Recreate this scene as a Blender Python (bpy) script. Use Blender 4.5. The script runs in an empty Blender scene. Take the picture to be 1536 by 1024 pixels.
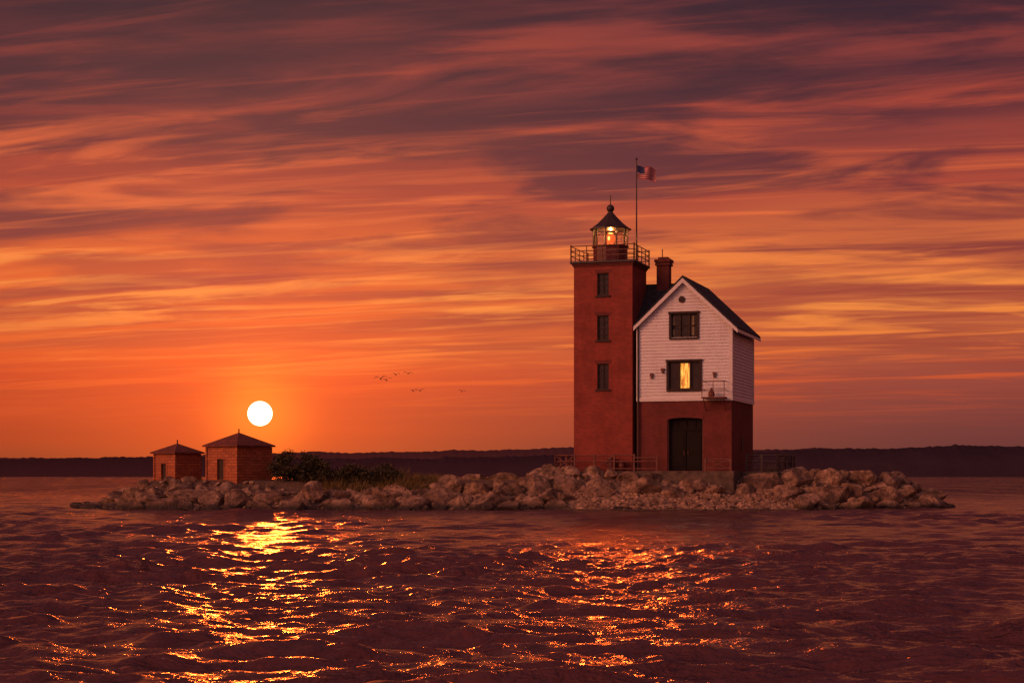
import bpy, bmesh, math, random
import numpy as np
from mathutils import Vector, noise, Matrix
random.seed(7); rng=np.random.default_rng(7)
scene=bpy.context.scene
scene.view_settings.view_transform='Standard'
try: scene.view_settings.look='None'
except Exception: pass
scene.view_settings.exposure=0

def s2l(c):
    return tuple(((v/255)/12.92 if v/255<=0.04045 else ((v/255+0.055)/1.055)**2.4) for v in c)
# ------------------------------------------------------------ node helpers
class NT:
    def __init__(s,tree): s.t=tree; s.n=tree.nodes; s.l=tree.links
    def new(s,typ,**kw):
        nd=s.n.new(typ)
        for k,v in kw.items(): setattr(nd,k,v)
        return nd
    def put(s,sock,v):
        if v is None: return
        if isinstance(v,bpy.types.NodeSocket): s.l.new(v,sock)
        else:
            if hasattr(sock.default_value,'__len__') and not hasattr(v,'__len__'): v=(v,)*len(sock.default_value)
            if hasattr(v,'__len__') and len(sock.default_value)==4 and len(v)==3: v=tuple(v)+(1,)
            sock.default_value=v
    def m(s,op,a,b=None,c=None,clamp=False):
        nd=s.new('ShaderNodeMath',operation=op); nd.use_clamp=clamp
        s.put(nd.inputs[0],a); s.put(nd.inputs[1],b); s.put(nd.inputs[2],c)
        return nd.outputs[0]
    def vm(s,op,a,b=None,out=0):
        nd=s.new('ShaderNodeVectorMath',operation=op)
        s.put(nd.inputs[0],a); s.put(nd.inputs[1],b)
        return nd.outputs[out]
    def mix(s,f,a,b,mode='MIX'):
        nd=s.new('ShaderNodeMixRGB',blend_type=mode)
        s.put(nd.inputs[0],f); s.put(nd.inputs[1],a); s.put(nd.inputs[2],b)
        return nd.outputs[0]
    def ramp(s,f,stops,interp='LINEAR'):
        nd=s.new('ShaderNodeValToRGB'); r=nd.color_ramp; r.interpolation=interp
        while len(r.elements)<len(stops): r.elements.new(0.5)
        for e,(p,c) in zip(r.elements,stops):
            e.position=p; e.color=tuple(c)+(1,)
        s.put(nd.inputs[0],f); return nd.outputs[0]
    def ss(s,v,a,b,lo=0.0,hi=1.0):
        nd=s.new('ShaderNodeMapRange',interpolation_type='SMOOTHSTEP')
        s.put(nd.inputs[0],v); s.put(nd.inputs[1],a); s.put(nd.inputs[2],b); s.put(nd.inputs[3],lo); s.put(nd.inputs[4],hi)
        return nd.outputs[0]
    def comb(s,x,y,z):
        nd=s.new('ShaderNodeCombineXYZ'); s.put(nd.inputs[0],x); s.put(nd.inputs[1],y); s.put(nd.inputs[2],z); return nd.outputs[0]
    def sep(s,v):
        nd=s.new('ShaderNodeSeparateXYZ'); s.put(nd.inputs[0],v); return nd.outputs
    def noise(s,v,scale,detail=4,rough=.55,dist=0):
        nd=s.new('ShaderNodeTexNoise'); s.put(nd.inputs['Vector'],v)
        nd.inputs['Scale'].default_value=scale; nd.inputs['Detail'].default_value=detail
        nd.inputs['Roughness'].default_value=rough; nd.inputs['Distortion'].default_value=dist
        return nd.outputs[0]
    def bump(s,h,strength,dist,normal=None):
        nd=s.new('ShaderNodeBump'); nd.inputs['Strength'].default_value=strength; nd.inputs['Distance'].default_value=dist
        s.put(nd.inputs['Height'],h)
        if normal is not None: s.l.new(normal,nd.inputs['Normal'])
        return nd.outputs[0]

def mat(name,fn=None,color=(.5,.5,.5),rough=.7,metal=0,vary=.25,vscale=6.0,bumpd=0.01,spec=None):
    m=bpy.data.materials.new(name); m.use_nodes=True
    t=NT(m.node_tree); b=m.node_tree.nodes['Principled BSDF']
    b.inputs['Roughness'].default_value=rough; b.inputs['Metallic'].default_value=metal
    if spec is not None: b.inputs['Specular IOR Level'].default_value=spec
    oc=t.new('ShaderNodeTexCoord').outputs['Object']
    if fn: fn(t,b,oc)
    else:
        n=t.noise(oc,vscale,5,.6)
        lo=tuple(c*(1-vary) for c in color); hi=tuple(min(1,c*(1+vary)) for c in color)
        t.put(b.inputs['Base Color'],t.ramp(n,[(.3,lo),(.7,hi)]))
        if bumpd: t.l.new(t.bump(n,.6,bumpd),b.inputs['Normal'])
    return m

# ------------------------------------------------------------ mesh helpers
class B:
    def __init__(s): s.v=[]; s.f=[]; s.mi=[]
    def add(s,vs,fs,mi=0):
        o=len(s.v); s.v+= [tuple(v) for v in vs]; s.f+=[tuple(i+o for i in f) for f in fs]; s.mi+=[mi]*len(fs)
    def box(s,x0,x1,y0,y1,z0,z1,mi=0):
        s.add([(x0,y0,z0),(x1,y0,z0),(x1,y1,z0),(x0,y1,z0),(x0,y0,z1),(x1,y0,z1),(x1,y1,z1),(x0,y1,z1)],
              [(0,3,2,1),(4,5,6,7),(0,1,5,4),(1,2,6,5),(2,3,7,6),(3,0,4,7)],mi)
    def cyl(s,p0,p1,r0,r1=None,n=8,mi=0):
        r1=r0 if r1 is None else r1
        p0=Vector(p0);p1=Vector(p1); d=(p1-p0).normalized()
        a=d.orthogonal().normalized(); b=d.cross(a)
        vs=[];
        for p,r in((p0,r0),(p1,r1)):
            for i in range(n):
                t=2*math.pi*i/n; vs.append(p+a*math.cos(t)*r+b*math.sin(t)*r)
        fs=[(i,(i+1)%n,n+(i+1)%n,n+i) for i in range(n)]+[tuple(range(n))[::-1],tuple(range(n,2*n))]
        s.add(vs,fs,mi)
    def lathe(s,cx,cy,prof,n=24,mi=0,rot=0):
        vs=[];fs=[]
        for r,z in prof:
            for i in range(n):
                t=2*math.pi*(i+rot)/n; vs.append((cx+r*math.cos(t),cy+r*math.sin(t),z))
        for k in range(len(prof)-1):
            for i in range(n):
                j=(i+1)%n; fs.append((k*n+i,k*n+j,(k+1)*n+j,(k+1)*n+i))
        fs.append(tuple(range(n))[::-1]); fs.append(tuple(range((len(prof)-1)*n,len(prof)*n)))
        s.add(vs,fs,mi)
    def prism_y(s,poly,y0,y1,mi=0):
        n=len(poly)
        vs=[(x,y0,z) for x,z in poly]+[(x,y1,z) for x,z in poly]
        fs=[tuple(range(n)),tuple(range(n,2*n))[::-1]]+[(i,n+i,n+(i+1)%n,(i+1)%n) for i in range(n)]
        s.add(vs,fs,mi)
    def prism_x(s,poly,x0,x1,mi=0):
        n=len(poly)
        vs=[(x0,y,z) for y,z in poly]+[(x1,y,z) for y,z in poly]
        fs=[tuple(range(n))[::-1],tuple(range(n,2*n))]+[(i,(i+1)%n,n+(i+1)%n,n+i) for i in range(n)]
        s.add(vs,fs,mi)
    def wall_front(s,x0,x1,z0,z1,y,holes,depth=.25,mi=0):
        xs=sorted({x0,x1,*[h[0] for h in holes],*[h[1] for h in holes]})
        zs=sorted({z0,z1,*[h[2] for h in holes],*[h[3] for h in holes]})
        for i in range(len(xs)-1):
            for k in range(len(zs)-1):
                cx=(xs[i]+xs[i+1])/2; cz=(zs[k]+zs[k+1])/2
                if any(h[0]<cx<h[1] and h[2]<cz<h[3] for h in holes): continue
                s.add([(xs[i],y,zs[k]),(xs[i+1],y,zs[k]),(xs[i+1],y,zs[k+1]),(xs[i],y,zs[k+1])],[(0,1,2,3)],mi)
        for a,b,c,d in holes:
            q=[(a,y,c),(b,y,c),(b,y,d),(a,y,d)]; Q=[(p[0],y+depth,p[2]) for p in q]
            s.add(q+Q,[(0,4,5,1),(1,5,6,2),(2,6,7,3),(3,7,4,0)],mi)
    def obj(s,name,mats,parent=None,smooth=False,bevel=0,fixn=True):
        me=bpy.data.meshes.new(name); me.from_pydata(s.v,[],s.f)
        if not isinstance(mats,(list,tuple)): mats=[mats]
        for m in mats: me.materials.append(m)
        me.polygons.foreach_set('material_index',s.mi)
        me.update()
        if fixn:
            bm=bmesh.new(); bm.from_mesh(me); bmesh.ops.recalc_face_normals(bm,faces=bm.faces); bm.to_mesh(me); bm.free()
        if smooth: me.polygons.foreach_set('use_smooth',[True]*len(me.polygons))
        o=bpy.data.objects.new(name,me); scene.collection.objects.link(o)
        if parent: o.parent=parent
        if bevel:
            md=o.modifiers.new('bevel','BEVEL'); md.width=bevel; md.segments=2; md.limit_method='ANGLE'
        return o
def empty(name,loc,rz=0):
    e=bpy.data.objects.new(name,None); e.location=loc; e.rotation_euler=(0,0,rz); scene.collection.objects.link(e); return e
def np_obj(name,V,F,mats,smooth=False,parent=None):
    me=bpy.data.meshes.new(name); nv=len(V); nf=len(F); k=F.shape[1]
    me.vertices.add(nv); me.vertices.foreach_set('co',V.astype(np.float32).ravel())
    me.loops.add(nf*k); me.loops.foreach_set('vertex_index',F.astype(np.int32).ravel())
    me.polygons.add(nf); me.polygons.foreach_set('loop_start',np.arange(0,nf*k,k,dtype=np.int32))
    try: me.polygons.foreach_set('loop_total',np.full(nf,k,dtype=np.int32))
    except Exception: pass
    me.polygons.foreach_set('use_smooth',np.full(nf,smooth,dtype=bool))
    for m in (mats if isinstance(mats,list) else [mats]): me.materials.append(m)
    me.update(calc_edges=True); me.validate()
    o=bpy.data.objects.new(name,me); scene.collection.objects.link(o)
    if parent: o.parent=parent
    return o

# ------------------------------------------------------------ camera
FP=2500.0; EYE=2.0; HY=712
cam=bpy.data.cameras.new('camera'); camo=bpy.data.objects.new('camera',cam); scene.collection.objects.link(camo)
camo.location=(0,0,EYE); camo.rotation_euler=(math.radians(90),0,0)
cam.sensor_width=36; cam.lens=FP/1536*36; cam.shift_y=(HY-512)/1536; cam.clip_end=60000; cam.clip_start=.1
scene.camera=camo

# ------------------------------------------------------------ sky
sun_dir=Vector(((390-768)/FP,1,(712-620)/FP)).normalized()
lamp_dir=Vector(((390-768)/FP,1,.12)).normalized()
w=bpy.data.worlds.new('World'); scene.world=w; w.use_nodes=True; w.node_tree.nodes.clear()
t=NT(w.node_tree)
d=t.new('ShaderNodeTexCoord').outputs['Generated']
d=t.vm('NORMALIZE',d)
sx,sy,sz=t.sep(d)
z=t.m('MAXIMUM',sz,0)
T=t.m('DIVIDE',z,.57,clamp=True)
def R(stops): return [(p*.5,s2l(c)) for p,c in stops]
zo=t.m('ADD',z,.07)
px=t.m('DIVIDE',sx,zo); py=t.m('DIVIDE',t.m('ABSOLUTE',sy),zo)
warp=t.noise(t.comb(t.m('MULTIPLY',px,.6),py,0),.9,3,.5)
Tw=t.m('ADD',T,t.m('MULTIPLY',t.m('SUBTRACT',warp,.5),t.m('MULTIPLY',T,.45)),clamp=True)
baseL=t.ramp(Tw,R([(0,(108,28,28)),(.08,(162,34,20)),(.2,(202,56,20)),(.32,(226,94,34)),(.45,(208,88,42)),(.58,(168,62,46)),(.75,(118,48,50)),(1,(66,32,45)),(1.4,(90,50,62)),(2,(100,58,70))]))
baseR=t.ramp(Tw,R([(0,(88,42,48)),(.1,(114,50,52)),(.2,(150,64,54)),(.33,(192,94,56)),(.45,(206,102,56)),(.58,(170,68,52)),(.75,(118,50,52)),(1,(60,33,47)),(1.4,(90,50,62)),(2,(100,58,70))]))
side=t.ss(sx,-.17,.27)
base=t.mix(side,baseL,baseR)
dark=t.ramp(Tw,R([(0,(100,38,40)),(.2,(150,48,38)),(.4,(138,46,48)),(.55,(100,40,50)),(.8,(66,33,46)),(1,(46,27,41)),(1.4,(66,40,56)),(2,(70,44,60))]))
lite=t.ramp(Tw,R([(0,(200,54,24)),(.2,(236,92,30)),(.36,(246,142,62)),(.52,(236,110,56)),(.75,(180,70,52)),(1,(112,48,52)),(1.4,(120,60,66)),(2,(120,66,76))]))
v1=t.comb(t.m('MULTIPLY',px,.62),t.m('ADD',t.m('MULTIPLY',py,1.),t.m('MULTIPLY',px,.26)),0)
nA=t.noise(v1,2.0,8,.56,.6)
nB=t.noise(t.vm('ADD',t.vm('MULTIPLY',v1,(.6,1.25,1)),(7.3,2.1,0)),2.8,8,.57,.8)
nC=t.noise(t.vm('ADD',t.vm('MULTIPLY',v1,(.5,1.3,1)),(3.3,9.1,0)),1.3,8,.56,.5)
nD=t.noise(t.vm('MULTIPLY',v1,(.4,1.6,1)),5.0,7,.58,.7)
hiF=t.ss(z,.02,.09)
c=t.mix(t.m('MULTIPLY',t.ss(nC,.44,.62),t.m('MULTIPLY',t.ss(z,.02,.13),.85)),base,dark)
c=t.mix(t.m('MULTIPLY',t.ss(nB,.48,.66),t.m('MULTIPLY',hiF,.85)),c,lite)
c=t.mix(t.m('MULTIPLY',t.ss(nA,.45,.61),t.m('MULTIPLY',t.ss(z,.04,.19),.92)),c,dark)
c=t.mix(t.m('MULTIPLY',t.ss(nD,.5,.7),t.m('MULTIPLY',hiF,.38)),c,lite)
dot=t.vm('DOT_PRODUCT',d,tuple(sun_dir),out=1)
a2=t.m('MULTIPLY',t.m('SUBTRACT',1,dot),2)
def gs(sig,col,k):
    g=t.m('MULTIPLY',t.m('EXPONENT',t.m('DIVIDE',a2,-2*sig*sig)),k)
    return t.vm('MULTIPLY',t.comb(g,g,g),col)
c=t.vm('ADD',c,gs(.018,(1,.26,.01),.6))
c=t.vm('ADD',c,gs(.06,(1,.085,.0),.30))
c=t.vm('ADD',c,gs(.13,(1,.05,.0),.07))
disc=t.m('LESS_THAN',a2,.0073**2)
c=t.mix(disc,c,(3.2,2.7,1.7))
def fill_lobe(v,e,col):
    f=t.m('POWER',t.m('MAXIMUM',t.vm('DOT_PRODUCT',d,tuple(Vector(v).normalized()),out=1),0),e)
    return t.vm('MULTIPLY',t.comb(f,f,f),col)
c=t.vm('ADD',c,fill_lobe((-.35,-.85,.5),3,(.42,.27,.27)))  # added sky glow behind the camera, broad fill for the building fronts
c=t.vm('ADD',c,fill_lobe((-.84,-.46,.30),36,(11.5,3.9,1.8)))  # added narrow glow at left, out of view, lights rocks and walls
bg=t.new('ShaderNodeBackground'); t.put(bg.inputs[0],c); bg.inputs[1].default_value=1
sky=t.new('ShaderNodeTexSky'); sky.sky_type='NISHITA'; sky.sun_disc=False; sky.sun_elevation=math.asin(lamp_dir.z); sky.sun_rotation=math.atan2(sun_dir.x,sun_dir.y)
bg2=t.new('ShaderNodeBackground'); t.put(bg2.inputs[0],sky.outputs[0]); bg2.inputs[1].default_value=.0015
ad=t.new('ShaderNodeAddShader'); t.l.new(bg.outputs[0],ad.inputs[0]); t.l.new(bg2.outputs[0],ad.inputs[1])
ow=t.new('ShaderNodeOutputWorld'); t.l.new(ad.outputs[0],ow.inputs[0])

sl=bpy.data.lights.new('sun','SUN'); sl.energy=.26; sl.angle=.0148; sl.color=(1,.11,.012)
so=bpy.data.objects.new('sun',sl); scene.collection.objects.link(so)
so.rotation_euler=lamp_dir.to_track_quat('Z','Y').to_euler(); so.location=lamp_dir*300

# ------------------------------------------------------------ materials
def brick_fn(c1,c2,mo,sz=.26):
    def fn(t,b,oc):
        x,y,z=t.sep(oc); v=t.comb(t.m('ADD',x,y),z,0)
        br=t.new('ShaderNodeTexBrick'); t.put(br.inputs['Vector'],v)
        br.inputs['Scale'].default_value=1; br.inputs['Brick Width'].default_value=sz; br.inputs['Row Height'].default_value=sz*.36
        br.inputs['Mortar Size'].default_value=.008; br.inputs['Mortar Smooth'].default_value=.3
        t.put(br.inputs['Color1'],c1); t.put(br.inputs['Color2'],c2); t.put(br.inputs['Mortar'],mo)
        n=t.noise(oc,.9,6,.65); n2=t.noise(t.vm('MULTIPLY',oc,(3,3,.35)),1.2,4,.6)
        col=t.mix(t.ss(n,.35,.7,0,.6),br.outputs[0],tuple(q*.4 for q in c1))
        col=t.mix(t.ss(n2,.5,.75,0,.4),col,tuple(q*1.6 for q in c2))
        t.put(b.inputs['Base Color'],col)
        t.l.new(t.bump(br.outputs[1],-.7,.015,),b.inputs['Normal'])
    return fn
M={}
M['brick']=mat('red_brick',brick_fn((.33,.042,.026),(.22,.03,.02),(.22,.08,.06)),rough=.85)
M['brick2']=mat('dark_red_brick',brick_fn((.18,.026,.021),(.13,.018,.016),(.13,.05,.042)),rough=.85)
def siding_fn(t,b,oc):
    n=t.noise(t.vm('MULTIPLY',oc,(.6,.6,5)),2,6,.65); n2=t.noise(oc,.7,4,.6); n3=t.noise(t.vm('MULTIPLY',oc,(4,4,.4)),1.1,4,.65)
    col=t.mix(t.ss(n,.4,.75,0,.4),(.72,.68,.70),(.46,.40,.41))
    col=t.mix(t.ss(n2,.45,.75,0,.35),col,(.50,.41,.40))
    col=t.mix(t.ss(n3,.5,.75,0,.3),col,(.42,.34,.33))
    t.put(b.inputs['Base Color'],col)
M['siding']=mat('white_clapboard',siding_fn,rough=.55)
M['white']=mat('white_trim',color=(.68,.63,.63),vary=.12,rough=.5,bumpd=.003)
def shingle_fn(c1,c2):
    def fn(t,b,oc):
        x,y,z=t.sep(oc)
        br=t.new('ShaderNodeTexBrick'); t.put(br.inputs['Vector'],t.comb(t.m('ADD',x,y),t.m('MULTIPLY',z,1.4),0))
        br.inputs['Scale'].default_value=1; br.inputs['Brick Width'].default_value=.3; br.inputs['Row Height'].default_value=.2; br.inputs['Mortar Size'].default_value=.02
        t.put(br.inputs['Color1'],c1); t.put(br.inputs['Color2'],c2); t.put(br.inputs['Mortar'],tuple(q*.4 for q in c1))
        n=t.noise(oc,2.5,5,.6); t.put(b.inputs['Base Color'],t.mix(t.ss(n,.4,.7,0,.5),br.outputs[0],tuple(q*.55 for q in c2)))
        t.l.new(t.bump(br.outputs[0],.8,.02),b.inputs['Normal'])
    return fn
M['slate']=mat('slate_shingles',shingle_fn((.055,.05,.06),(.035,.032,.04)),rough=.8,spec=.2)
M['redroof']=mat('red_shingles',shingle_fn((.24,.055,.035),(.15,.038,.03)),rough=.85)
M['iron']=mat('dark_iron',color=(.035,.018,.018),rough=.5,vary=.4)
M['redpaint']=mat('dark_red_paint',color=(.11,.018,.015),rough=.5,vary=.35)
M['rust']=mat('rusty_rail',color=(.15,.045,.035),rough=.7,vary=.4)
M['frame']=mat('brown_frame',color=(.04,.022,.018),rough=.6,spec=.25)
M['pane']=mat('window_glass',color=(.022,.016,.013),rough=.12,vary=.6,vscale=1.6,bumpd=0,spec=.35)
M['door']=mat('door_paint',color=(.012,.007,.007),rough=.7,spec=.15)
M['stone']=mat('weathered_stone',color=(.10,.065,.05),rough=.9,vary=.6,vscale=2.5,bumpd=.04)
def plank_fn(t,b,oc):
    x,y,z=t.sep(oc)
    br=t.new('ShaderNodeTexBrick'); t.put(br.inputs['Vector'],t.comb(t.m('ADD',x,y),z,0))
    br.inputs['Scale'].default_value=1; br.inputs['Brick Width'].default_value=.5; br.inputs['Row Height'].default_value=.17; br.inputs['Mortar Size'].default_value=.012
    t.put(br.inputs['Color1'],(.52,.14,.05)); t.put(br.inputs['Color2'],(.36,.09,.035)); t.put(br.inputs['Mortar'],(.08,.03,.015))
    n=t.noise(t.vm('MULTIPLY',oc,(1,1,3)),3,6,.65)
    t.put(b.inputs['Base Color'],t.mix(t.ss(n,.4,.7,0,.65),br.outputs[0],(.16,.042,.02)))
    t.l.new(t.bump(br.outputs[1],-.6,.02),b.inputs['Normal'])
M['plank']=mat('weathered_blocks',plank_fn,rough=.8)
def rock_fn(t,b,oc):
    n=t.noise(oc,1.0,3,.6); n2=t.noise(oc,2.8,8,.72); n3=t.noise(oc,10,4,.7); n4=t.noise(oc,.25,2,.5)
    col=t.ramp(n,[(.32,(.13,.065,.045)),(.5,(.36,.20,.13)),(.68,(.62,.38,.26))])
    col=t.mix(t.ss(n4,.45,.65,0,.35),col,(.30,.20,.16))
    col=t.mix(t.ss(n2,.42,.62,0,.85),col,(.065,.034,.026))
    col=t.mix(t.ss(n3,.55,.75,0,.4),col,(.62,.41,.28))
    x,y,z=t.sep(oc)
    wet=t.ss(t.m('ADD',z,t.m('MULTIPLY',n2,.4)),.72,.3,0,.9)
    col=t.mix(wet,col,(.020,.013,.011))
    t.put(b.inputs['Base Color'],col)
    t.put(b.inputs['Roughness'],t.m('SUBTRACT',.85,t.m('MULTIPLY',wet,.5)))
    h=t.m('ADD',n2,t.m('MULTIPLY',n3,.3))
    t.l.new(t.bump(h,1,.25),b.inputs['Normal'])
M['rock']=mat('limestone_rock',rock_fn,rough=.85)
def peb_fn(t,b,oc):
    n=t.noise(oc,5,3,.6); n2=t.noise(oc,.7,4,.6); col=t.ramp(n,[(.35,(.17,.09,.06)),(.65,(.54,.33,.22))])
    col=t.mix(t.ss(n2,.42,.62,0,.5),col,(.12,.065,.045))
    x,y,z=t.sep(oc); col=t.mix(t.ss(z,.16,.02,0,.88),col,(.03,.02,.018)); t.put(b.inputs['Base Color'],col)
M['pebble']=mat('beach_pebble',peb_fn,rough=.8)
M['gravel']=mat('island_gravel',color=(.12,.07,.05),rough=.95,vary=.5,vscale=5,bumpd=.06)
def leaf_fn(c1,c2):
    def fn(t,b,oc):
        n=t.noise(oc,2.2,3,.6); t.put(b.inputs['Base Color'],t.ramp(n,[(.35,c1),(.65,c2)]))
    return fn
M['leaf']=mat('shrub_leaves',leaf_fn((.018,.020,.008),(.09,.06,.018)),rough=.7)
M['grass']=mat('dry_grass',leaf_fn((.08,.065,.02),(.28,.16,.045)),rough=.8)
M['bark']=mat('twig_bark',color=(.06,.04,.03))

# ------------------------------------------------------------ water
def graded(s0,grow,out_lo,out_hi,dense_lo,dense_hi):
    pts=list(np.arange(dense_lo,dense_hi,s0)); s=s0; p=pts[-1]
    while p<out_hi: s*=grow; p+=s; pts.append(p)
    s=s0; p=pts[0]; lo=[]
    while p>out_lo: s*=grow; p-=s; lo.append(p)
    return np.array(lo[::-1]+pts)
xs=graded(.07,1.017,-30000,30000,-8,8)
ys=graded(.065,1.0075,-4000,30000,13,36)
X,Y=np.meshgrid(xs,ys)
Z=np.zeros_like(X)
dist=np.sqrt(X**2+Y**2)
gx=np.gradient(xs)[None,:]*np.ones_like(Y); gy=np.gradient(ys)[:,None]*np.ones_like(X); gsz=np.maximum(gx,gy)
for i in range(105):
    lam=.30*(3.6/.30)**(rng.random()**1.0); th=rng.normal(1.35,.62)
    k=2*math.pi/lam; amp=.0062*lam**.70*rng.uniform(.5,1.2)
    ph=(X*math.cos(th)+Y*math.sin(th))*k+rng.random()*6.28
    fade=np.clip((lam/gsz-2.5)/2.5,0,1)
    Z+=amp*fade*np.sin(ph+.35*np.sin(ph))
gust=.85+.22*np.sin(X*.13+Y*.05+1)+.18*np.sin(Y*.21-X*.09)
Z*=gust; Z+=2.0*np.clip(Z,0,1)**2
Z*=np.clip(1-(dist-90)/300,.0,1)
ny,nx=X.shape
idx=np.arange(nx*ny).reshape(ny,nx)
F=np.stack([idx[:-1,:-1],idx[:-1,1:],idx[1:,1:],idx[1:,:-1]],-1).reshape(-1,4)
def water_fn(t,b,oc):
    b.inputs['IOR'].default_value=1.33
    x,y,z=t.sep(oc)
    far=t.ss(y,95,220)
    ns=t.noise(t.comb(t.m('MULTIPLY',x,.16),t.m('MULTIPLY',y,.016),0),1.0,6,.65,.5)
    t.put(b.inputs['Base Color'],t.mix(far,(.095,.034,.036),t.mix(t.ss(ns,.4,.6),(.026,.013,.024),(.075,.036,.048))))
    t.put(b.inputs['Roughness'],t.m('ADD',.15,t.m('MULTIPLY',far,t.ss(ns,.35,.65,.08,.32))))
    v=t.vm('MULTIPLY',oc,(.75,1.2,1))
    n0=t.noise(v,.5,3,.6,.3); n1=t.noise(v,1.7,4,.62,.5); n2=t.noise(v,5.5,3,.6,.3); n3=t.noise(t.vm('MULTIPLY',oc,(.3,.8,1)),.35,3,.6)
    nf=t.noise(t.vm('MULTIPLY',oc,(.35,.10,1)),.6,5,.7,.3)
    h=t.m('ADD',t.m('MULTIPLY',n1,.26),t.m('MULTIPLY',n2,.055))
    h=t.m('ADD',h,t.m('MULTIPLY',n0,.18))
    h=t.m('ADD',h,t.m('MULTIPLY',nf,t.m('MULTIPLY',far,5)))
    h=t.m('MULTIPLY',h,t.ss(n3,.3,.7,.6,1.3))
    t.l.new(t.bump(h,1,1.0),b.inputs['Normal'])
M['water']=mat('lake_water',water_fn,rough=.1)
np_obj('water',np.stack([X,Y,Z],-1).reshape(-1,3),F,M['water'],smooth=True)

# ------------------------------------------------------------ distant wooded hills
def hills(name,y0,pts,jag,m,seed):
    xp=np.array([p[0] for p in pts])/1.0; hp=np.array([p[1] for p in pts])
    sc=y0/1800
    xs=np.arange(-3000,3000,1.6)*sc
    pxs=768+xs/y0*FP
    h=np.interp(pxs,xp,hp)*sc*1800/FP
    hs=[];hh=[]
    for i,x in enumerate(xs):
        q=x/sc
        lo=noise.noise(Vector((q/260,seed+19,0)))*jag*1.8+noise.noise(Vector((q/110,seed+2,0)))*jag*1.1
        hi=noise.fractal(Vector((q/40,seed,0)),1,2,4)*jag*.7+abs(noise.noise(Vector((q/10,seed+5,0))))*jag*.9+noise.noise(Vector((q/4,seed+9,0)))*jag*.4
        hs.append(h[i]+lo*sc); hh.append(h[i]+(lo+hi)*sc)
    hs=np.array(hs); hh=np.array(hh); rows=[]
    R2=np.random.default_rng(seed)
    prof=[(0,-1.0),(3,.12),(8,.30),(14,.48),(22,.66),(32,.80),(46,.90),(60,1.0),(90,.98),(600,.5)]
    for dy,f in prof:
        if f<0: rows.append(np.stack([xs,np.full_like(xs,y0+dy),np.full_like(xs,-1.)],-1)); continue
        hz=(hh if f==1.0 else hs*.97)*f
        g=0 if f==1.0 else 1
        rows.append(np.stack([xs,np.full_like(xs,y0+dy*sc),hz+R2.normal(0,.10,len(xs))*g*sc],-1))
    V=np.concatenate(rows); n=len(xs); idx=np.arange(n*len(prof)).reshape(len(prof),n)
    F=np.stack([idx[:-1,:-1],idx[:-1,1:],idx[1:,1:],idx[1:,:-1]],-1).reshape(-1,4)
    return np_obj(name,V,F,m,smooth=True)
def hill_fn(c1,c2,haze_tint):
    def fn(t,b,oc):
        n=t.noise(t.vm('MULTIPLY',oc,(1,.2,2)),.05,6,.7); n2=t.noise(t.vm('MULTIPLY',oc,(1,.2,2.5)),.012,4,.6)
        x,y,z=t.sep(oc)
        col=t.ramp(n,[(.35,c1),(.65,c2)])
        col=t.mix(t.ss(n2,.4,.65,0,.3),col,tuple(q*.75 for q in c1))
        col=t.mix(t.ss(x,500,-550,0,.7),col,haze_tint)  # sun-side aerial haze painted into the base colour, redder to the left
        t.put(b.inputs['Base Color'],col); b.inputs['Specular IOR Level'].default_value=0
        b.inputs['Roughness'].default_value=1
    return fn
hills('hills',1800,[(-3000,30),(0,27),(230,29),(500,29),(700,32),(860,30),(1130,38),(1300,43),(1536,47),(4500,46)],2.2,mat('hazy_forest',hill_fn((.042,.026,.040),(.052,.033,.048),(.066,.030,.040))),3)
hills('hills',3200,[(-3000,40),(230,26),(300,34),(450,37),(700,40),(860,42),(1536,40),(4500,46)],1.8,mat('hazier_forest',hill_fn((.080,.040,.052),(.092,.046,.058),(.12,.048,.052))),31)  # farther ridge, lighter colours with distance haze painted in

# ------------------------------------------------------------ island
def htop(x):
    return float(np.interp(x,[-27.5,-26.4,-22.6,-20,-6,0,3,17,24,25.6,26.6,27.4],[-.3,.05,.65,.88,.95,1.2,1.42,1.42,1.35,.8,.2,-.3]))
def yfront(x):
    u=min(1,abs(x)/27.4); y=104.5-9.8*math.sqrt(max(0,1-u**5))
    return y+.45*noise.noise(Vector((x*.35,3,0)))*2-1.2*math.exp(-((x-9.5)/5.8)**4)
def yback(x):
    u=min(1,abs(x)/27.4); return 104.5+8.5*math.sqrt(max(0,1-u**4))
def sm(t): t=max(0,min(1,t)); return t*t*(3-2*t)
def kb(x): return math.exp(-((x-9.7)/6.3)**6)
def terr(x,y):
    tf=(y-yfront(x))/3.8; tb=(yback(x)-y)/3.5
    k=kb(x)
    def prof(t): return (1-k)*sm(t)+k*(.55*min(1,max(t,0)/.7)+.45*sm((t-.65)/.4))
    h=htop(x)
    if tf<0 or tb<0: return -.6+.6*max(-1,min(tf,tb))
    tgt=1.72+.25*sm((x-1)/2)*sm((20-x)/3)
    up=sm((y-(97.6 if x>1 else 98.3))/1.6)*sm((24-abs(x))/3)*max(0,tgt-h)*sm(tb*.7)
    return -.05+h*min(prof(tf),sm(tb))+up+.05*noise.noise(Vector((x,y,0)))
gx_=np.arange(-30,30.01,.3); gy_=np.arange(90,116.01,.3)
V=np.array([(x,y,terr(x,y)) for y in gy_ for x in gx_])
idx=np.arange(len(V)).reshape(len(gy_),len(gx_))
F=np.stack([idx[:-1,:-1],idx[:-1,1:],idx[1:,1:],idx[1:,:-1]],-1).reshape(-1,4)
np_obj('island_ground',V,F,M['gravel'],smooth=True)

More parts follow.
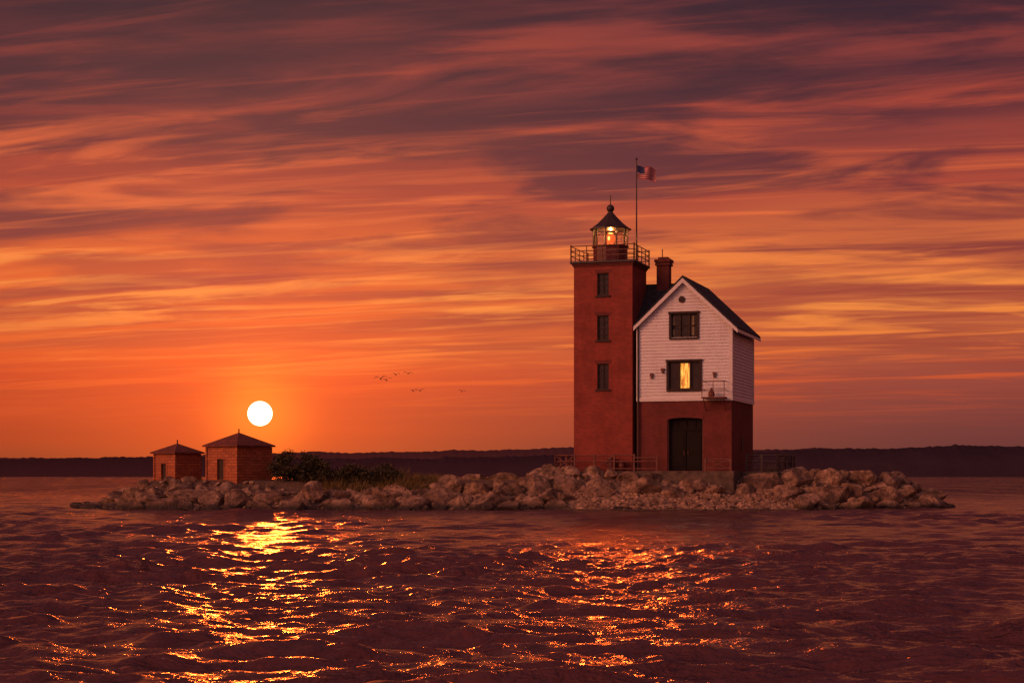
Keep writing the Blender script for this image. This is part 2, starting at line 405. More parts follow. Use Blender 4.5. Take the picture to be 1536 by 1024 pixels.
def ico(level):
    bm=bmesh.new(); bmesh.ops.create_icosphere(bm,subdivisions=level,radius=1)
    V=np.array([v.co[:] for v in bm.verts]); F=np.array([[v.index for v in f.verts] for f in bm.faces]); bm.free(); return V,F
def rock_shapes(level,n,cuts,lo=.42,hi=.8):
    V0,F0=ico(level); out=[]
    for i in range(n):
        V=V0.copy()
        for k in range(cuts):
            nn=rng.normal(size=3); nn/=np.linalg.norm(nn); dd=rng.uniform(lo,hi)
            V-=np.maximum(0,V@nn-dd)[:,None]*nn
        if level>=3:
            for j in range(len(V)):
                p=Vector(V[j]); V[j]*=1+.10*noise.noise(p*1.8+Vector((i*7,0,0)))+.045*noise.noise(p*6+Vector((0,i*7,0)))
        V/=np.abs(V).max(0)
        out.append(V)
    return out,F0
big,Fb=rock_shapes(3,34,10,.44,.80); small,Fs=rock_shapes(2,20,7)
def place(lst,F0,name,m=None):
    Vs=[];Fs_=[];o=0
    for V,(x,y,z),(a,b,c),rz,tilt in lst:
        R_=np.array(Matrix.Rotation(rz,3,'Z')@Matrix.Rotation(tilt,3,'X'))
        W=(V*np.array([a,b,c]))@R_.T+np.array([x,y,z]); Vs.append(W); Fs_.append(F0+o); o+=len(V)
    return np_obj(name,np.concatenate(Vs),np.concatenate(Fs_),m or M['rock'])
ROT=-math.radians(18.5); G=2.25; cR,sR=math.cos(ROT),math.sin(ROT)
def tolocal(x,y):
    dx,dy=x-7.48,y-100; return dx*cR+dy*sR, -dx*sR+dy*cR
def inside(x,y,m=.25):
    lx,ly=tolocal(x,y)
    return (-4.9-m<lx<6.2+m and -1.1-m<ly<8+m) or (6.2<lx<8.3+m and 1.2-m<ly<8+m)
placed=[]; L=[]
def try_place(n,r0,r1,smin,smax,shapes,out,pack=.72,xr=(-27,27),beach=True,flat=.76,back=False):
    for _ in range(n):
        x=random.uniform(*xr); s=random.uniform(smin,smax); r=random.uniform(r0,r1)
        e=min(1,htop(x)/1.3+.3); r*=max(.35,e)
        y=(yback(x)-s*3.5) if back else yfront(x)+s*3.8
        if inside(x,y): continue
        if beach and not back and kb(x)>.35 and s<(.72+r*.12): continue
        if any((x-a)**2+(y-b)**2<((r+q)*pack)**2 for a,b,q in placed if abs(x-a)<3): continue
        placed.append((x,y,r))
        z=max(terr(x,y),-.1)+r*random.uniform(-.05,.3)
        out.append((random.choice(shapes),(x,y,z),(r*random.uniform(.95,1.45),r*random.uniform(.75,1.1),r*flat*random.uniform(.7,1.3)),random.uniform(-.7,.7)+random.choice((0,math.pi)),random.uniform(-.6,.6)))
try_place(420,.8,1.08,.02,.9,big,L,.80)
try_place(300,.75,1.02,.1,1.0,big,L,.74,xr=(-4,26))
try_place(700,.5,.8,.9,1.9,big,L,.7,xr=(1,20))
try_place(1600,.48,.72,.0,1.0,big,L,.70)
try_place(400,.5,1.0,.0,1.0,big,L,.8,back=True)
try_place(1600,.24,.42,-.06,1.05,big,L,.66)
try_place(700,.22,.45,1.0,1.9,big,L,.6,xr=(1,20))
for _ in range(50):
    x=random.gauss(9.6,4); s=random.uniform(.0,.6)
    if abs(x-9.6)>7: continue
    y=yfront(x)+s*3.8; r=random.uniform(.12,.3)
    L.append((random.choice(big),(x,y,terr(x,y)+.05),(r*1.3,r,r*.6),random.uniform(0,6),random.uniform(-.3,.3)))
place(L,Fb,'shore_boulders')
L2=[]
for _ in range(1500):
    x=random.uniform(-26.8,27); s=random.uniform(-.08,1.1); r=random.uniform(.08,.2)
    y=yfront(x)+s*3.8
    L2.append((random.choice(small),(x,y,max(terr(x,y),-.08)+r*.3),(r*1.2,r,r*.7),random.uniform(0,6),random.uniform(-.5,.5)))
for _ in range(6500):
    x=random.uniform(2.5,17.2); s=random.uniform(-.1,.9); r=random.uniform(.04,.13)*(1.5 if random.random()<.06 else 1)
    y=yfront(x)+s*3.8
    L2.append((random.choice(small),(x,y,terr(x,y)+r*.3 if s>0 else r*.1),(r*1.2,r,r*.6),random.uniform(0,6),random.uniform(-.3,.3)))
place(L2,Fs,'shore_pebbles',M['pebble'])

# ------------------------------------------------------------ lighthouse
LH=empty('lighthouse',(7.48,100,0),ROT)
tx0,tx1,ty0,ty1=-3.85,-.2,-.25,3.2; tcx=(tx0+tx1)/2; tcy=(ty0+ty1)/2
TT=14.55
wins=[(tcx-.36,tcx+.36,12.8,14.15),(tcx-.36,tcx+.36,10.1,11.6),(tcx-.36,tcx+.36,7.15,8.7)]
b=B(); b.wall_front(tx0,tx1,1.6,TT,ty0,wins)
b.add([(tx1,ty0,1.6),(tx1,ty1,1.6),(tx1,ty1,TT),(tx1,ty0,TT)],[(0,1,2,3)])
b.add([(tx0,ty0,1.6),(tx0,ty1,1.6),(tx0,ty1,TT),(tx0,ty0,TT)],[(0,1,2,3)])
b.add([(tx0,ty1,1.6),(tx1,ty1,1.6),(tx1,ty1,TT),(tx0,ty1,TT)],[(0,1,2,3)])
b.obj('tower_walls',M['brick'],LH,fixn=False)
def window(par,x0,x1,z0,z1,y,cols,rows,name='window',sill=True,mull=0):
    b=B(); fw=.07
    b.box(x0,x0+fw,y+.08,y+.18,z0,z1); b.box(x1-fw,x1,y+.08,y+.18,z0,z1)
    b.box(x0+fw,x1-fw,y+.08,y+.18,z1-fw,z1); b.box(x0+fw,x1-fw,y+.08,y+.18,z0,z0+fw)
    if mull:
        for c in (x0+(x1-x0)*.33,x0+(x1-x0)*.69): b.box(c-mull/2,c+mull/2,y+.06,y+.175,z0+fw,z1-fw)
    for i in range(1,cols):
        c=x0+(x1-x0)*i/cols
        b.box(c-.018,c+.018,y+.11,y+.16,z0+fw,z1-fw)
    for i in range(1,rows):
        c=z0+(z1-z0)*i/rows; q=.035 if i*2==rows else .018
        b.box(x0+fw,x1-fw,y+.115,y+.155,c-q,c+q)
    if sill: b.box(x0-.1,x1+.1,y-.09,y+.078,z0-.1,z0)
    b.obj(name+'_frame',M['frame'],par)
    b=B(); b.box(x0+.02,x1-.02,y+.19,y+.2,z0+.02,z1-.02); b.obj(name+'_glass',M['pane'],par)
for i,(a,c,e,f) in enumerate(wins):
    window(LH,a,c,e,f,ty0,2,4,name='tower_window')
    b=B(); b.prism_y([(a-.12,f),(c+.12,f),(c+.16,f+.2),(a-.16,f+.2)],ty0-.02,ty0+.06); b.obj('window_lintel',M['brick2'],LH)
b=B()
b.box(tx0-.04,tx1+.04,ty0-.04,ty1+.04,TT,TT+.10)
b.box(tx0-.10,tx1+.10,ty0-.10,ty1+.10,TT+.10,TT+.2)
b.obj('tower_corbel',M['brick2'],LH)
DZ=TT+.34
b=B(); b.box(tx0-.2,tx1+.2,ty0-.2,ty1+.2,TT+.2,DZ); b.obj('gallery_deck',M['iron'],LH,bevel=.02)
b=B(); gx0,gx1,gy0,gy1=tx0-.14,tx1+.14,ty0-.14,ty1+.14; RH=.92
for i in range(5):
    u=i/4
    for p in((gx0+(gx1-gx0)*u,gy0),(gx0+(gx1-gx0)*u,gy1),(gx0,gy0+(gy1-gy0)*u),(gx1,gy0+(gy1-gy0)*u)):
        r=.045 if i in(0,4) else .03
        b.cyl((p[0],p[1],DZ),(p[0],p[1],DZ+RH+(.08 if r>.04 else 0)),r)
for h in(.32,.62,RH):
    for p,q in(((gx0,gy0),(gx1,gy0)),((gx1,gy0),(gx1,gy1)),((gx1,gy1),(gx0,gy1)),((gx0,gy1),(gx0,gy0))):
        b.cyl((*p,DZ+h),(*q,DZ+h),.028)
b.obj('gallery_railing',M['rust'],LH)
b=B(); b.lathe(tcx,tcy,[(1.12,DZ),(1.12,DZ+.08),(1.05,DZ+.1),(1.05,DZ+.98),(1.14,DZ+1.0),(1.14,DZ+1.08)],10,rot=.5); b.obj('lantern_drum',M['redpaint'],LH)
LZ0=DZ+1.08; LZ1=LZ0+1.02
b=B()
for i in range(10):
    a=2*math.pi*(i+.5)/10; p=(tcx+1.05*math.cos(a),tcy+1.05*math.sin(a)); a2_=2*math.pi*(i+1.5)/10; q=(tcx+1.05*math.cos(a2_),tcy+1.05*math.sin(a2_))
    b.cyl((*p,LZ0),(*p,LZ1),.04); b.cyl((*p,(LZ0+LZ1)/2+.1),(*q,(LZ0+LZ1)/2+.1),.018)
b.obj('lantern_mullions',M['iron'],LH)
mg=bpy.data.materials.new('lantern_glass'); mg.use_nodes=True; q=NT(mg.node_tree); mg.node_tree.nodes.clear()
tr=q.new('ShaderNodeBsdfTransparent'); tr.inputs[0].default_value=(1,.9,.8,1); gl=q.new('ShaderNodeBsdfGlossy'); gl.inputs['Roughness'].default_value=.05
mx=q.new('ShaderNodeMixShader'); fr=q.new('ShaderNodeFresnel'); fr.inputs[0].default_value=1.35
q.l.new(fr.outputs[0],mx.inputs[0]); q.l.new(tr.outputs[0],mx.inputs[1]); q.l.new(gl.outputs[0],mx.inputs[2]); q.l.new(mx.outputs[0],q.new('ShaderNodeOutputMaterial').inputs[0])
b=B(); n=10
vs=[];fs=[]
for zz in(LZ0,LZ1):
    for i in range(n):
        a=2*math.pi*(i+.5)/n; vs.append((tcx+1.02*math.cos(a),tcy+1.02*math.sin(a),zz))
fs=[(i,(i+1)%n,n+(i+1)%n,n+i) for i in range(n)]; b.add(vs,fs); b.obj('lantern_glazing',mg,LH)
b=B(); b.lathe(tcx,tcy,[(1.28,LZ1-.02),(1.28,LZ1+.05),(1.12,LZ1+.13),(.75,LZ1+.42),(.42,LZ1+.76),(.2,LZ1+1.0),(.14,LZ1+1.12)],10,rot=.5); b.obj('lantern_roof',M['iron'],LH)
b=B(); zc=LZ1+1.3; b.lathe(tcx,tcy,[(.1,zc-.22)]+[(.24*math.cos(a),zc+.24*math.sin(a)) for a in np.linspace(-1.1,1.4,8)]+[(.03,zc+.26),(.025,zc+.75),(.004,zc+.85)],16); b.obj('lantern_vent_ball',M['iron'],LH,smooth=True)
ml=mat('lens_glow',color=(.6,.3,.1)); bs=ml.node_tree.nodes['Principled BSDF']; bs.inputs['Emission Color'].default_value=(1,.16,.04,1); bs.inputs['Emission Strength'].default_value=.7
mb=mat('lamp_flame',color=(.8,.5,.2)); bs=mb.node_tree.nodes['Principled BSDF']; bs.inputs['Emission Color'].default_value=(1,.45,.12,1); bs.inputs['Emission Strength'].default_value=2.5
b=B(); zl=LZ0+.45; b.lathe(tcx,tcy,[(.12,LZ0-.1),(.12,zl-.36)]+[( (.28+(.05 if i%2 else 0))*math.sin(.5+2.1*i/10), zl-.36+.072*i) for i in range(11)],14); b.obj('fresnel_lens',ml,LH)
b=B(); b.lathe(tcx,tcy-.38,[(.02,zl-.12),(.06,zl-.06),(.08,zl),(.06,zl+.07),(.02,zl+.13)],12); b.obj('lamp',mb,LH)
def wpt(x,y,z):
    v=Matrix.Rotation(ROT,3,'Z')@Vector((x,y,0)); return Vector((v.x+7.48,v.y+100,z))
pl=bpy.data.lights.new('lantern_light','POINT'); pl.energy=200; pl.color=(1,.45,.14); pl.shadow_soft_size=.08
po=bpy.data.objects.new('lantern_light',pl); scene.collection.objects.link(po); po.location=(tcx,tcy,zl+.5); po.parent=LH
bl=bpy.data.lights.new('beacon_beam','SPOT'); bl.energy=9000; bl.color=(1,.12,.015); bl.shadow_soft_size=.08; bl.spot_size=math.radians(34); bl.spot_blend=.9
bo=bpy.data.objects.new('beacon_beam',bl); scene.collection.objects.link(bo)
bp=wpt(tcx,tcy-.5,zl)
vdir=(Vector((2.5,10,0))-bp).normalized(); bo.parent=LH
bo.location=(tcx,tcy-.5,zl); bo.rotation_euler=((Matrix.Rotation(-ROT,3,'Z')@vdir)).to_track_quat('-Z','Y').to_euler()

# --- keeper's house
W=5.75; DP=7.0; BZ=6.45; EZ=10.9; RZ=13.6; CX=W/2
door=(1.88,4.06,G,5.4)
b=B(); b.wall_front(0,W,1.5,BZ,0,[door],.3)
b.add([(W,0,1.5),(W,DP,1.5),(W,DP,BZ),(W,0,BZ)],[(0,1,2,3)])
b.add([(0,DP,1.5),(W,DP,1.5),(W,DP,BZ),(0,DP,BZ)],[(0,1,2,3)])
b.add([(-3.5,ty1,1.5),(-3.5,DP,1.5),(-3.5,DP,BZ),(-3.5,ty1,BZ)],[(0,1,2,3)])
b.add([(-3.5,DP,1.5),(0,DP,1.5),(0,DP,BZ),(-3.5,DP,BZ)],[(0,1,2,3)])
AH=.12
dx0,dx1,dz1=door[0],door[1],door[3]; cxd=(dx0+dx1)/2; hw=(dx1-dx0)/2
arc=[(cxd+hw*math.cos(a),dz1-AH+AH*math.sin(a)) for a in np.linspace(0,math.pi,15)]
for i in range(14):
    (xa,za),(xb,zb)=arc[i],arc[i+1]; b.add([(xa,.003,za),(xa,.003,dz1),(xb,.003,dz1),(xb,.003,zb)],[(0,1,2,3)])
    b.add([(xa,.003,za),(xb,.003,zb),(xb,.3,zb),(xa,.3,za)],[(0,1,2,3)])
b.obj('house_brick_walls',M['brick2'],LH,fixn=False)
b=B()
for i in range(14):
    (xa,za),(xb,zb)=arc[i],arc[i+1]
    b.add([(xa,-.03,za),(xb,-.03,zb),(xb,-.03,zb+.2),(xa,-.03,za+.2)],[(0,1,2,3)])
b.obj('door_arch',M['brick2'],LH)
b=B(); y=.3
b.box(dx0,dx1,y+.06,y+.1,G,dz1,0)
for s_,e_ in((dx0+.08,cxd-.03),(cxd+.03,dx1-.08)):
    b.box(s_,e_,y,y+.06,G+.04,4.62)
    for z0_,z1_ in((G+.25,3.1),(3.25,4.4)):
        b.box(s_+.12,e_-.12,y-.03,y,z0_,z1_)
b.box(dx0,dx1,y-.02,y+.06,4.66,4.8)
for i in range(1,4):
    c=dx0+(dx1-dx0)*i/4; b.box(c-.02,c+.02,y+.01,y+.055,4.8,dz1)
b.obj('double_door',M['door'],LH)
b=B(); b.cyl((cxd-.12,.24,3.2),(cxd-.12,.24,3.45),.02); b.cyl((cxd+.12,.24,3.2),(cxd+.12,.24,3.45),.02)
b.box(dx0,dx0+.07,.1,.28,G,dz1-.1); b.box(dx1-.07,dx1,.1,.28,G,dz1-.1)
b.obj('door_frame',M['rust'],LH)
uw=(2.12,3.70,10.15,11.58); lw=(1.96,3.87,7.07,8.73)
b=B(); st=.19; zc=BZ+.12
def slopez(x): return EZ+(RZ-EZ)*(1-abs(x-CX)/CX)
while zc<RZ-.1:
    z1_=min(zc+st,RZ-.02); mid=(zc+z1_)/2
    def ext(zz):
        if zz<=EZ: return 0,W
        f=(RZ-zz)/(RZ-EZ); return CX-CX*f,CX+CX*f
    a0,a1=ext(zc); c0,c1=ext(z1_)
    segs=[(a0,a1,c0,c1)]
    for h in(uw,lw):
        if h[2]-.05<mid<h[3]+.05: segs=[(a0,h[0],c0,h[0]),(h[1],a1,h[1],c1)]
    for p0,p1,r0,r1 in segs:
        b.add([(p0,-.055,zc),(p1,-.055,zc),(r1,-.012,z1_),(r0,-.012,z1_),(p0,0,zc),(p1,0,zc)],[(0,1,2,3),(4,5,1,0)])
    if zc<EZ:
        zt=min(z1_,EZ)
        b.add([(W+.055,-.04,zc),(W+.055,DP,zc),(W+.012,DP,zt),(W+.012,-.01,zt),(W,-.0,zc),(W,DP,zc)],[(0,1,2,3),(4,5,1,0)])
    zc+=st
b.obj('clapboard_siding',M['siding'],LH,fixn=False)
b=B(); b.wall_front(0,W,BZ,EZ,.02,[(uw[0],uw[1],uw[2],EZ),lw],.2)
for p in(((0,EZ),(uw[0],EZ),(uw[0],slopez(uw[0]))),((uw[1],EZ),(W,EZ),(uw[1],slopez(uw[1])))):
    b.add([(x,.02,z_) for x,z_ in p],[(0,1,2)])
b.add([(uw[0],.02,uw[3]),(uw[1],.02,uw[3]),(uw[1],.02,slopez(uw[1])),(CX,.02,RZ),(uw[0],.02,slopez(uw[0]))],[(0,1,2,3,4)])
b.add([(W,0,BZ),(W,DP,BZ),(W,DP,EZ),(W,0,EZ)],[(0,1,2,3)])
b.add([(0,DP,BZ),(W,DP,BZ),(W,DP,EZ),(CX,DP,RZ),(0,DP,EZ)],[(0,1,2,3,4)])
b.add([(-3.5,ty1,BZ),(-3.5,DP,BZ),(-3.5,DP,EZ),(-3.5,5.1,RZ),(-3.5,ty1,EZ)],[(0,1,2,3,4)])
b.add([(-3.5,DP,BZ),(0,DP,BZ),(0,DP,EZ),(-3.5,DP,EZ)],[(0,1,2,3)])
b.obj('house_upper_walls',M['siding'],LH,fixn=False)
b=B(); b.box(0,W+.08,-.09,-.057,BZ-.06,BZ+.12); b.box(W+.057,W+.09,-.057,DP,BZ-.06,BZ+.12)
b.box(W-.14,W+.07,-.08,-.057,BZ+.12,EZ-.1); b.box(W+.057,W+.08,-.057,.14,BZ+.12,EZ-.1); b.box(W+.057,W+.08,DP-.16,DP,BZ+.12,EZ-.1)
b.box(.0,.14,-.08,-.057,BZ+.12,EZ+.1)
b.obj('corner_boards',M['white'],LH)
k=(RZ-EZ)/CX; th=.16; oh=.42; rb=RZ+.03
def roof_poly(sg):
    xe=CX+sg*(CX+oh); ze=rb-k*(CX+oh)
    return [(CX,rb),(xe,ze),(xe,ze+th),(CX,rb+th*1.25)]
b=B(); b.prism_y(roof_poly(1),-.32,DP+.3)
b.prism_y([(CX,rb),(-.12,rb-k*(CX+.12)),(-.12,rb-k*(CX+.12)+th),(CX,rb+th*1.25)],-.32,ty1+2)
cy=3.7; hy=3.3
for sg in(-1,1):
    ye=cy+sg*(hy+.3); ze=rb-(RZ-EZ)/hy*(hy+.3)
    b.prism_x([(cy,rb),(ye,ze),(ye,ze+th),(cy,rb+th*1.25)],-3.7 if sg>0 else tx1+.01,CX)
b.obj('roof',M['slate'],LH)
b=B(); y0_,y1_=-.35,-.322
for sg,xo in((1,oh),(-1,.12)):
    xe=CX+sg*(CX+xo); ze=rb-k*(CX+xo)
    b.prism_y([(CX,rb+.03),(xe,ze+.03),(xe,ze-.2),(CX,rb-.24)],y0_,y1_)
    b.prism_y([(CX,rb-.0),(xe,ze-.0),(xe,ze-.06),(CX,rb-.06)],-.32,-.02)
b.prism_x([(-.3,rb-k*(CX+oh)-.16),(DP+.28,rb-k*(CX+oh)-.16),(DP+.28,rb-k*(CX+oh)+.02),(-.3,rb-k*(CX+oh)+.02)],CX+CX+oh+.002,CX+CX+oh+.03)
b.obj('rake_boards',M['white'],LH)
window(LH,*uw,-.05,1,2,name='upper_window',mull=.12); window(LH,*lw,-.05,1,1,name='lower_window',mull=.11)
b=B()
for h in(uw,lw):
    b.box(h[0]-.12,h[0],-.1,-.02,h[2]-.0,h[3]); b.box(h[1],h[1]+.12,-.1,-.02,h[2],h[3]); b.box(h[0]-.16,h[1]+.16,-.13,-.02,h[3],h[3]+.13)
b.obj('window_casings',M['frame'],LH)
mc=mat('lit_curtain',color=(.6,.4,.1),bumpd=0); q=NT(mc.node_tree); bs=mc.node_tree.nodes['Principled BSDF']
oc=q.new('ShaderNodeTexCoord').outputs['Object']; nn=q.noise(q.vm('MULTIPLY',oc,(7,1,1.2)),1.5,3,.6)
q.put(bs.inputs['Emission Color'],q.ramp(nn,[(.38,(.35,.07,.01)),(.5,(.85,.36,.05)),(.65,(1,.6,.12))])); bs.inputs['Emission Strength'].default_value=1.0
b=B(); b.box(2.66,3.2,.125,.138,7.16,8.64); b.obj('lit_curtain',mc,LH)
b=B(); b.box(3.3,3.48,.125,.138,10.3,11.45); b.box(2.2,2.3,.125,.138,10.3,11.45); b.obj('curtain',mat('dull_curtain',color=(.25,.18,.1)),LH)
b=B(); b.lathe(0,0,[(.2,0),(.2,.06)],16); o=b.obj('gable_vent',M['frame'],LH); o.rotation_euler=(math.pi/2,0,0); o.location=(CX-.1,-.03,12.42)
b=B(); cxh,cyh=.85,3.5
b.box(cxh-.38,cxh+.38,cyh-.38,cyh+.38,12.5,15.1); b.box(cxh-.46,cxh+.46,cyh-.46,cyh+.46,14.9,15.05); b.box(cxh-.5,cxh+.5,cyh-.5,cyh+.5,15.1,15.28)
b.box(cxh-.3,cxh+.3,cyh-.3,cyh+.3,15.28,15.42); b.cyl((cxh-.1,cyh,15.4),(cxh-.1,cyh,15.95),.03)
b.obj('chimney',M['brick2'],LH)
b=B(); bx0,bx1,by,bz=4.12,5.5,-.85,6.5
b.box(bx0,bx1,by,-.095,bz,bz+.08)
for x in(bx0+.03,(bx0+bx1)/2,bx1-.03): b.cyl((x,by+.03,bz+.08),(x,by+.03,bz+1.0),.022)
for h in(.5,1.0):
    b.cyl((bx0+.03,by+.03,bz+h),(bx1-.03,by+.03,bz+h),.022)
    for x in(bx0+.03,bx1-.03): b.cyl((x,by+.03,bz+h),(x,-.05,bz+h),.022)
for x in(bx0+.1,bx1-.1): b.cyl((x,by+.05,bz),(x,-.02,bz-.7),.03)
b.obj('balcony',M['rust'],LH)
b=B(); b.lathe(4.65,-.5,[(.17,bz+.08),(.2,bz+.2),(.16,bz+.42),(.06,bz+.5),(.05,bz+.62)],12); b.obj('bell',M['rust'],LH)
b=B()
for x,z_ in((.95,8.0),(1.62,8.3),(4.75,8.0)):
    b.box(x-.1,x+.1,-.16,-.05,z_-.1,z_+.06); b.cyl((x,-.12,z_-.1),(x,-.14,z_-.24),.05,.08)
b.obj('wall_lamps',M['rust'],LH)
b=B(); b.box(W+.0,W+.04,3.0,3.7,3.5,4.2); b.obj('side_vent',M['frame'],LH)
b=B(); b.cyl((.12,-.12,G),(.12,-.12,10.9),.05); b.obj('downpipe',M['iron'],LH)
b=B(); b.box(-4.9,6.1,-1.1,8.0,1.0,G-.02); b.box(6.1,8.3,1.2,8.0,1.0,G-.06); b.obj('stone_platform',M['stone'],LH,bevel=.05)
def fence(par,pts,h=1.0,name='railing',sp=1.1,cross=True,m=None):
    b=B()
    for (xa,ya),(xb,yb) in zip(pts[:-1],pts[1:]):
        Lg=math.hypot(xb-xa,yb-ya); n=max(1,round(Lg/sp))
        P=[(xa+(xb-xa)*i/n,ya+(yb-ya)*i/n) for i in range(n+1)]
        for p in P: b.box(p[0]-.055,p[0]+.055,p[1]-.055,p[1]+.055,G-.06,G+h)
        for hh in(.12,.55,h-.08): b.cyl((xa,ya,G+hh),(xb,yb,G+hh),.04)
        if cross:
            for i in range(0,n,2): b.cyl((*P[i],G+.1),(*P[i+1],G+h-.1),.03); b.cyl((*P[i],G+h-.1),(*P[i+1],G+.1),.03)
    b.obj(name,m or M['rust'],par)
fence(LH,[(-4.8,2.5),(-4.8,-1.0),(.1,-1.0)],name='front_railing')
fence(LH,[(.1,-1.02),(1.5,-1.02)],.85,'step_railing',cross=False); fence(LH,[(4.4,-1.02),(5.9,-1.02)],.75,'step_railing')
fence(LH,[(6.4,1.35),(8.2,1.35),(8.2,7.9)],1.0,'side_railing',m=M['iron'])
b=B(); b.lathe(-1.4,-.65,[(.24,G-.02),(.3,G+.3),(.3,G+.5),(.24,G+.82)],14); b.lathe(-.75,-.65,[(.2,G-.02),(.25,G+.3),(.2,G+.62)],14); b.obj('barrels',M['redpaint'],LH)
FLG=empty('flagpole',tuple(wpt(-.78,3.05,0)),0)
b=B(); b.cyl((0,0,DZ),(0,0,21.45),.055,.03,10); b.lathe(0,0,[(.02,21.43),(.07,21.5),(.07,21.56),(.01,21.62)],10); b.obj('pole',M['iron'],FLG)
fc,fr_=30,26; V=[];Fq=[];mi=[]
for j in range(fr_+1):
    for i in range(fc+1):
        u=i/fc; v=j/fr_
        x=.04+1.16*u; zf=21.15-.78*v-.26*u-.07*math.sin(u*6.5+.4)*u**.5+.02*math.sin(v*5+u*9); yf=.16*math.sin(u*8+v*1.2)*u
        V.append((x,yf,zf))
for j in range(fr_):
    for i in range(fc):
        a=j*(fc+1)+i; Fq.append((a,a+1,a+fc+2,a+fc+1))
        st_=j//2
        mi.append(2 if (i<fc*.4 and st_<7) else (0 if st_%2==0 else 1))
b=B(); b.v=V; b.f=Fq; b.mi=mi
b.obj('flag',[mat('flag_red',color=(.42,.02,.025)),mat('flag_white',color=(.5,.34,.34)),mat('flag_blue',color=(.02,.025,.10))],FLG,smooth=True,fixn=False)

# ------------------------------------------------------------ sheds
def shed(x,y,g,s,wh,rh,name='shed'):
    e=empty(name,(x,y,0),math.radians(-39)); h=s/2
    b=B(); dz=1.25*wh/2; dw=.3 if s>2.2 else .24
    b.wall_front(-h,h,g-.3,g+wh,-h,[(-.1-dw,-.1+dw,g,g+dz)],.12)
    b.add([(h,-h,g-.3),(h,h,g-.3),(h,h,g+wh),(h,-h,g+wh)],[(0,1,2,3)]); b.add([(-h,-h,g-.3),(-h,h,g-.3),(-h,h,g+wh),(-h,-h,g+wh)],[(0,1,2,3)]); b.add([(-h,h,g-.3),(h,h,g-.3),(h,h,g+wh),(-h,h,g+wh)],[(0,1,2,3)])
    b.obj('walls',M['plank'],e,fixn=False)
    b=B(); b.box(-.1-dw,-.1+dw,-h+.1,-h+.13,g,g+dz); b.obj('door',M['frame'],e)
    b=B()
    b.box(-.1-dw-.08,-.1-dw,-h-.03,-h-.003,g,g+dz+.08); b.box(-.1+dw,-.1+dw+.08,-h-.03,-h-.003,g,g+dz+.08); b.box(-.1-dw,-.1+dw,-h-.03,-h-.003,g+dz,g+dz+.08)
    for sx_ in(-1,1):
        for sy_ in(-1,1): b.box(sx_*h-.06,sx_*h+.06,sy_*h-.06,sy_*h+.06,g-.3,g+wh-.01)
    b.obj('corner_posts',M['plank'],e)
    o_=h+.2
    b=B(); b.add([(-o_,-o_,g+wh),(o_,-o_,g+wh),(o_,o_,g+wh),(-o_,o_,g+wh),(-o_,-o_,g+wh+.09),(o_,-o_,g+wh+.09),(o_,o_,g+wh+.09),(-o_,o_,g+wh+.09),(0,0,g+wh+rh)],
      [(3,2,1,0),(0,1,5,4),(1,2,6,5),(2,3,7,6),(3,0,4,7),(4,5,8),(5,6,8),(6,7,8),(7,4,8)])
    b.obj('roof',M['redroof'],e)
    b=B(); b.cyl((0,0,g+wh+rh-.1),(0,0,g+wh+rh+.22),.04); b.obj('finial',M['iron'],e)
shed(-16.6,101.3,1.72,2.72,1.98,.88); shed(-20.6,102.6,1.68,1.95,1.62,.64)

# ------------------------------------------------------------ vegetation
def shrub(name,blobs,n,leaf=.09):
    e=empty(name,(blobs[0][0],blobs[0][1],0)); ox,oy=blobs[0][0],blobs[0][1]
    b=B(); tw=B()
    for (x,y,g,rx,ry,h) in blobs:
        cl=[]
        for _ in range(26):
            a=random.uniform(0,6.28); rr=random.random()**.5; cx_=x-ox+rx*rr*math.cos(a); cy_=y-oy+ry*rr*math.sin(a)
            cz=g+h*random.uniform(.15,1)*(1-.55*rr*rr); cl.append((cx_,cy_,cz))
            tw.cyl(((x-ox)+random.uniform(-.2,.2),(y-oy)+random.uniform(-.2,.2),g-.1),(cx_,cy_,cz+.08),.03,.008,5)
        for _ in range(n):
            c=random.choice(cl); p=Vector(c)+Vector((random.gauss(0,.17),random.gauss(0,.17),random.gauss(0,.12)))
            u=Vector((random.gauss(0,1),random.gauss(0,1),random.gauss(0,1))).normalized(); v=u.orthogonal().normalized()
            s=leaf*random.uniform(.5,1.2)
            b.add([p-u*s,p+v*s*.45,p+u*s,p-v*s*.45],[(0,1,2,3)])
    b.obj('leaves',M['leaf'],e,fixn=False); tw.obj('twigs',M['bark'],e)
def P(px,d): return (px-768)/FP*d
shrub('shrub',[(P(428,99.8),99.8,1.65,.85,.7,1.8),(P(460,99.8),99.9,1.65,.85,.7,1.9),(P(484,99.5),99.5,1.55,.5,.6,1.2)],3000)
shrub('shrub',[(P(522,99.4),99.4,1.55,.75,.6,1.05),(P(545,99.4),99.4,1.55,.5,.5,.85)],2000)
shrub('shrub',[(P(576,99.7),99.7,1.55,.85,.6,1.1)],2000)
b=B()
def tuft(x,y,h,n):
    for _ in range(n):
        xx=x+random.gauss(0,.25); yy=y+random.gauss(0,.2); g=terr(xx,yy)-.03
        a=random.uniform(0,6.28); l=random.gauss(0,.18); hh=h*random.uniform(.5,1.1); w_=.016
        dx,dy=math.cos(a)*w_,math.sin(a)*w_; lx,ly=math.cos(a+1)*l,math.sin(a+1)*l
        b.add([(xx-dx,yy-dy,g),(xx+dx,yy+dy,g),(xx+lx*.5,yy+ly*.5,g+hh*.6),(xx+lx,yy+ly,g+hh)],[(0,1,2),(0,2,3)])
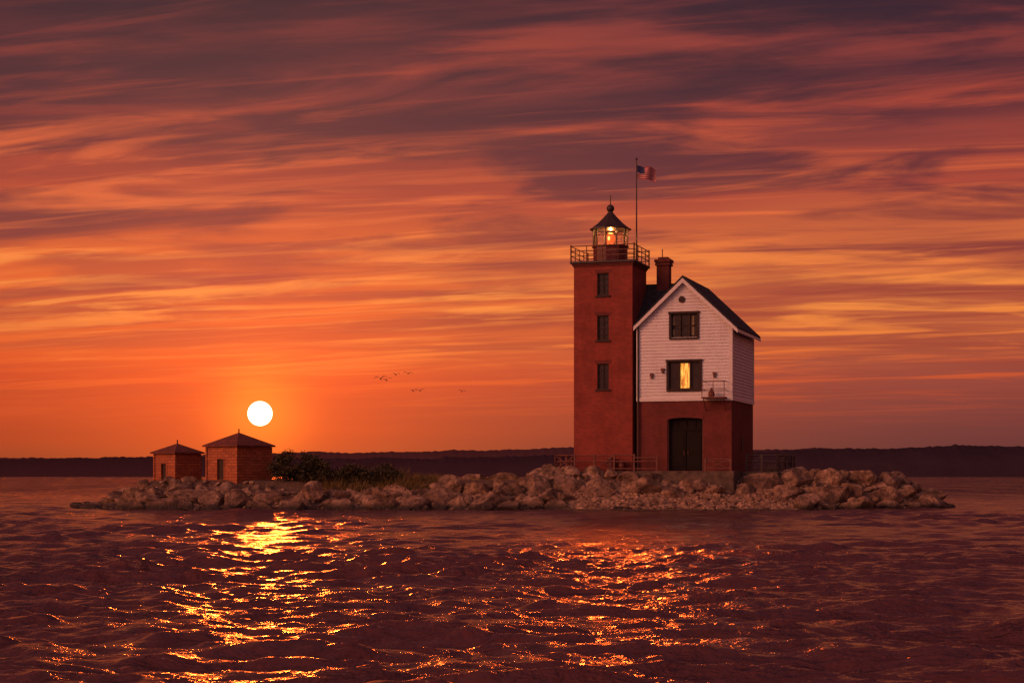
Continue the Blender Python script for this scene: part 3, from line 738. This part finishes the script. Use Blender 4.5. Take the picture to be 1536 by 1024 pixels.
for _ in range(280):
    px_=random.uniform(480,660); y=random.uniform(98.3,101); tuft(P(px_,y),y,random.uniform(.5,.95)*(1.0 if px_<610 else .65),26)
for _ in range(300):
    x=random.uniform(-23,24); y=random.uniform(98.4,108)
    if 2<x<17: continue
    tuft(x,y,random.uniform(.15,.36),12)
b.obj('grass',M['grass'],None,fixn=False)

# ------------------------------------------------------------ birds
mbird=mat('gull_feathers',color=(.06,.04,.04),rough=.9)
def bird(px,py,span,flap,yaw,d=150):
    e=B(); s=span/2
    prof=[(-.34,.005),(-.26,.03),(-.1,.07),(.06,.075),(.18,.05),(.24,.045),(.29,.03),(.34,.006)]
    n=8; vs=[];fs=[]
    for x,r in prof:
        for i in range(n):
            a=2*math.pi*i/n; vs.append((x*s*1.2,r*s*math.cos(a)*1.3,r*s*math.sin(a)*1.2))
    for k_ in range(len(prof)-1):
        for i in range(n): fs.append((k_*n+i,k_*n+(i+1)%n,(k_+1)*n+(i+1)%n,(k_+1)*n+i))
    e.add(vs,fs)
    for sg in(-1,1):
        pts=[]
        for u,zz,c0,c1 in((0,.03,.14,-.12),(.25,.03+flap*.22,.17,-.10),(.5,.03+flap*.34,.15,-.08),(.75,.03+flap*.26,.06,-.10),(1,.03+flap*.1,-.08,-.12)):
            pts.append((c0*s,sg*u*s,zz*s)); pts.append((c1*s,sg*u*s,zz*s-.01))
        e.add(pts,[(2*i,2*i+2,2*i+3,2*i+1) for i in range(4)])
    e.add([(-.36*s,0,0),(-.56*s,.08*s,0),(-.56*s,-.08*s,0)],[(0,1,2)])
    o=e.obj('gull',mbird,None,smooth=True,fixn=False)
    o.location=(P(px,d),d,EYE+(HY-py)/FP*d); o.rotation_euler=(random.uniform(-.2,.2),-.3,yaw)
for a in((571,568,1.3,1.0,1.9),(580,570,1.1,.8,1.3),(594,562,.85,1.1,1.2),(612,560,1.0,.7,1.8),(620,586,.85,1.0,1.1),(630,586,.9,.8,1.9),(693,587,.8,.9,1.4)): bird(*a)
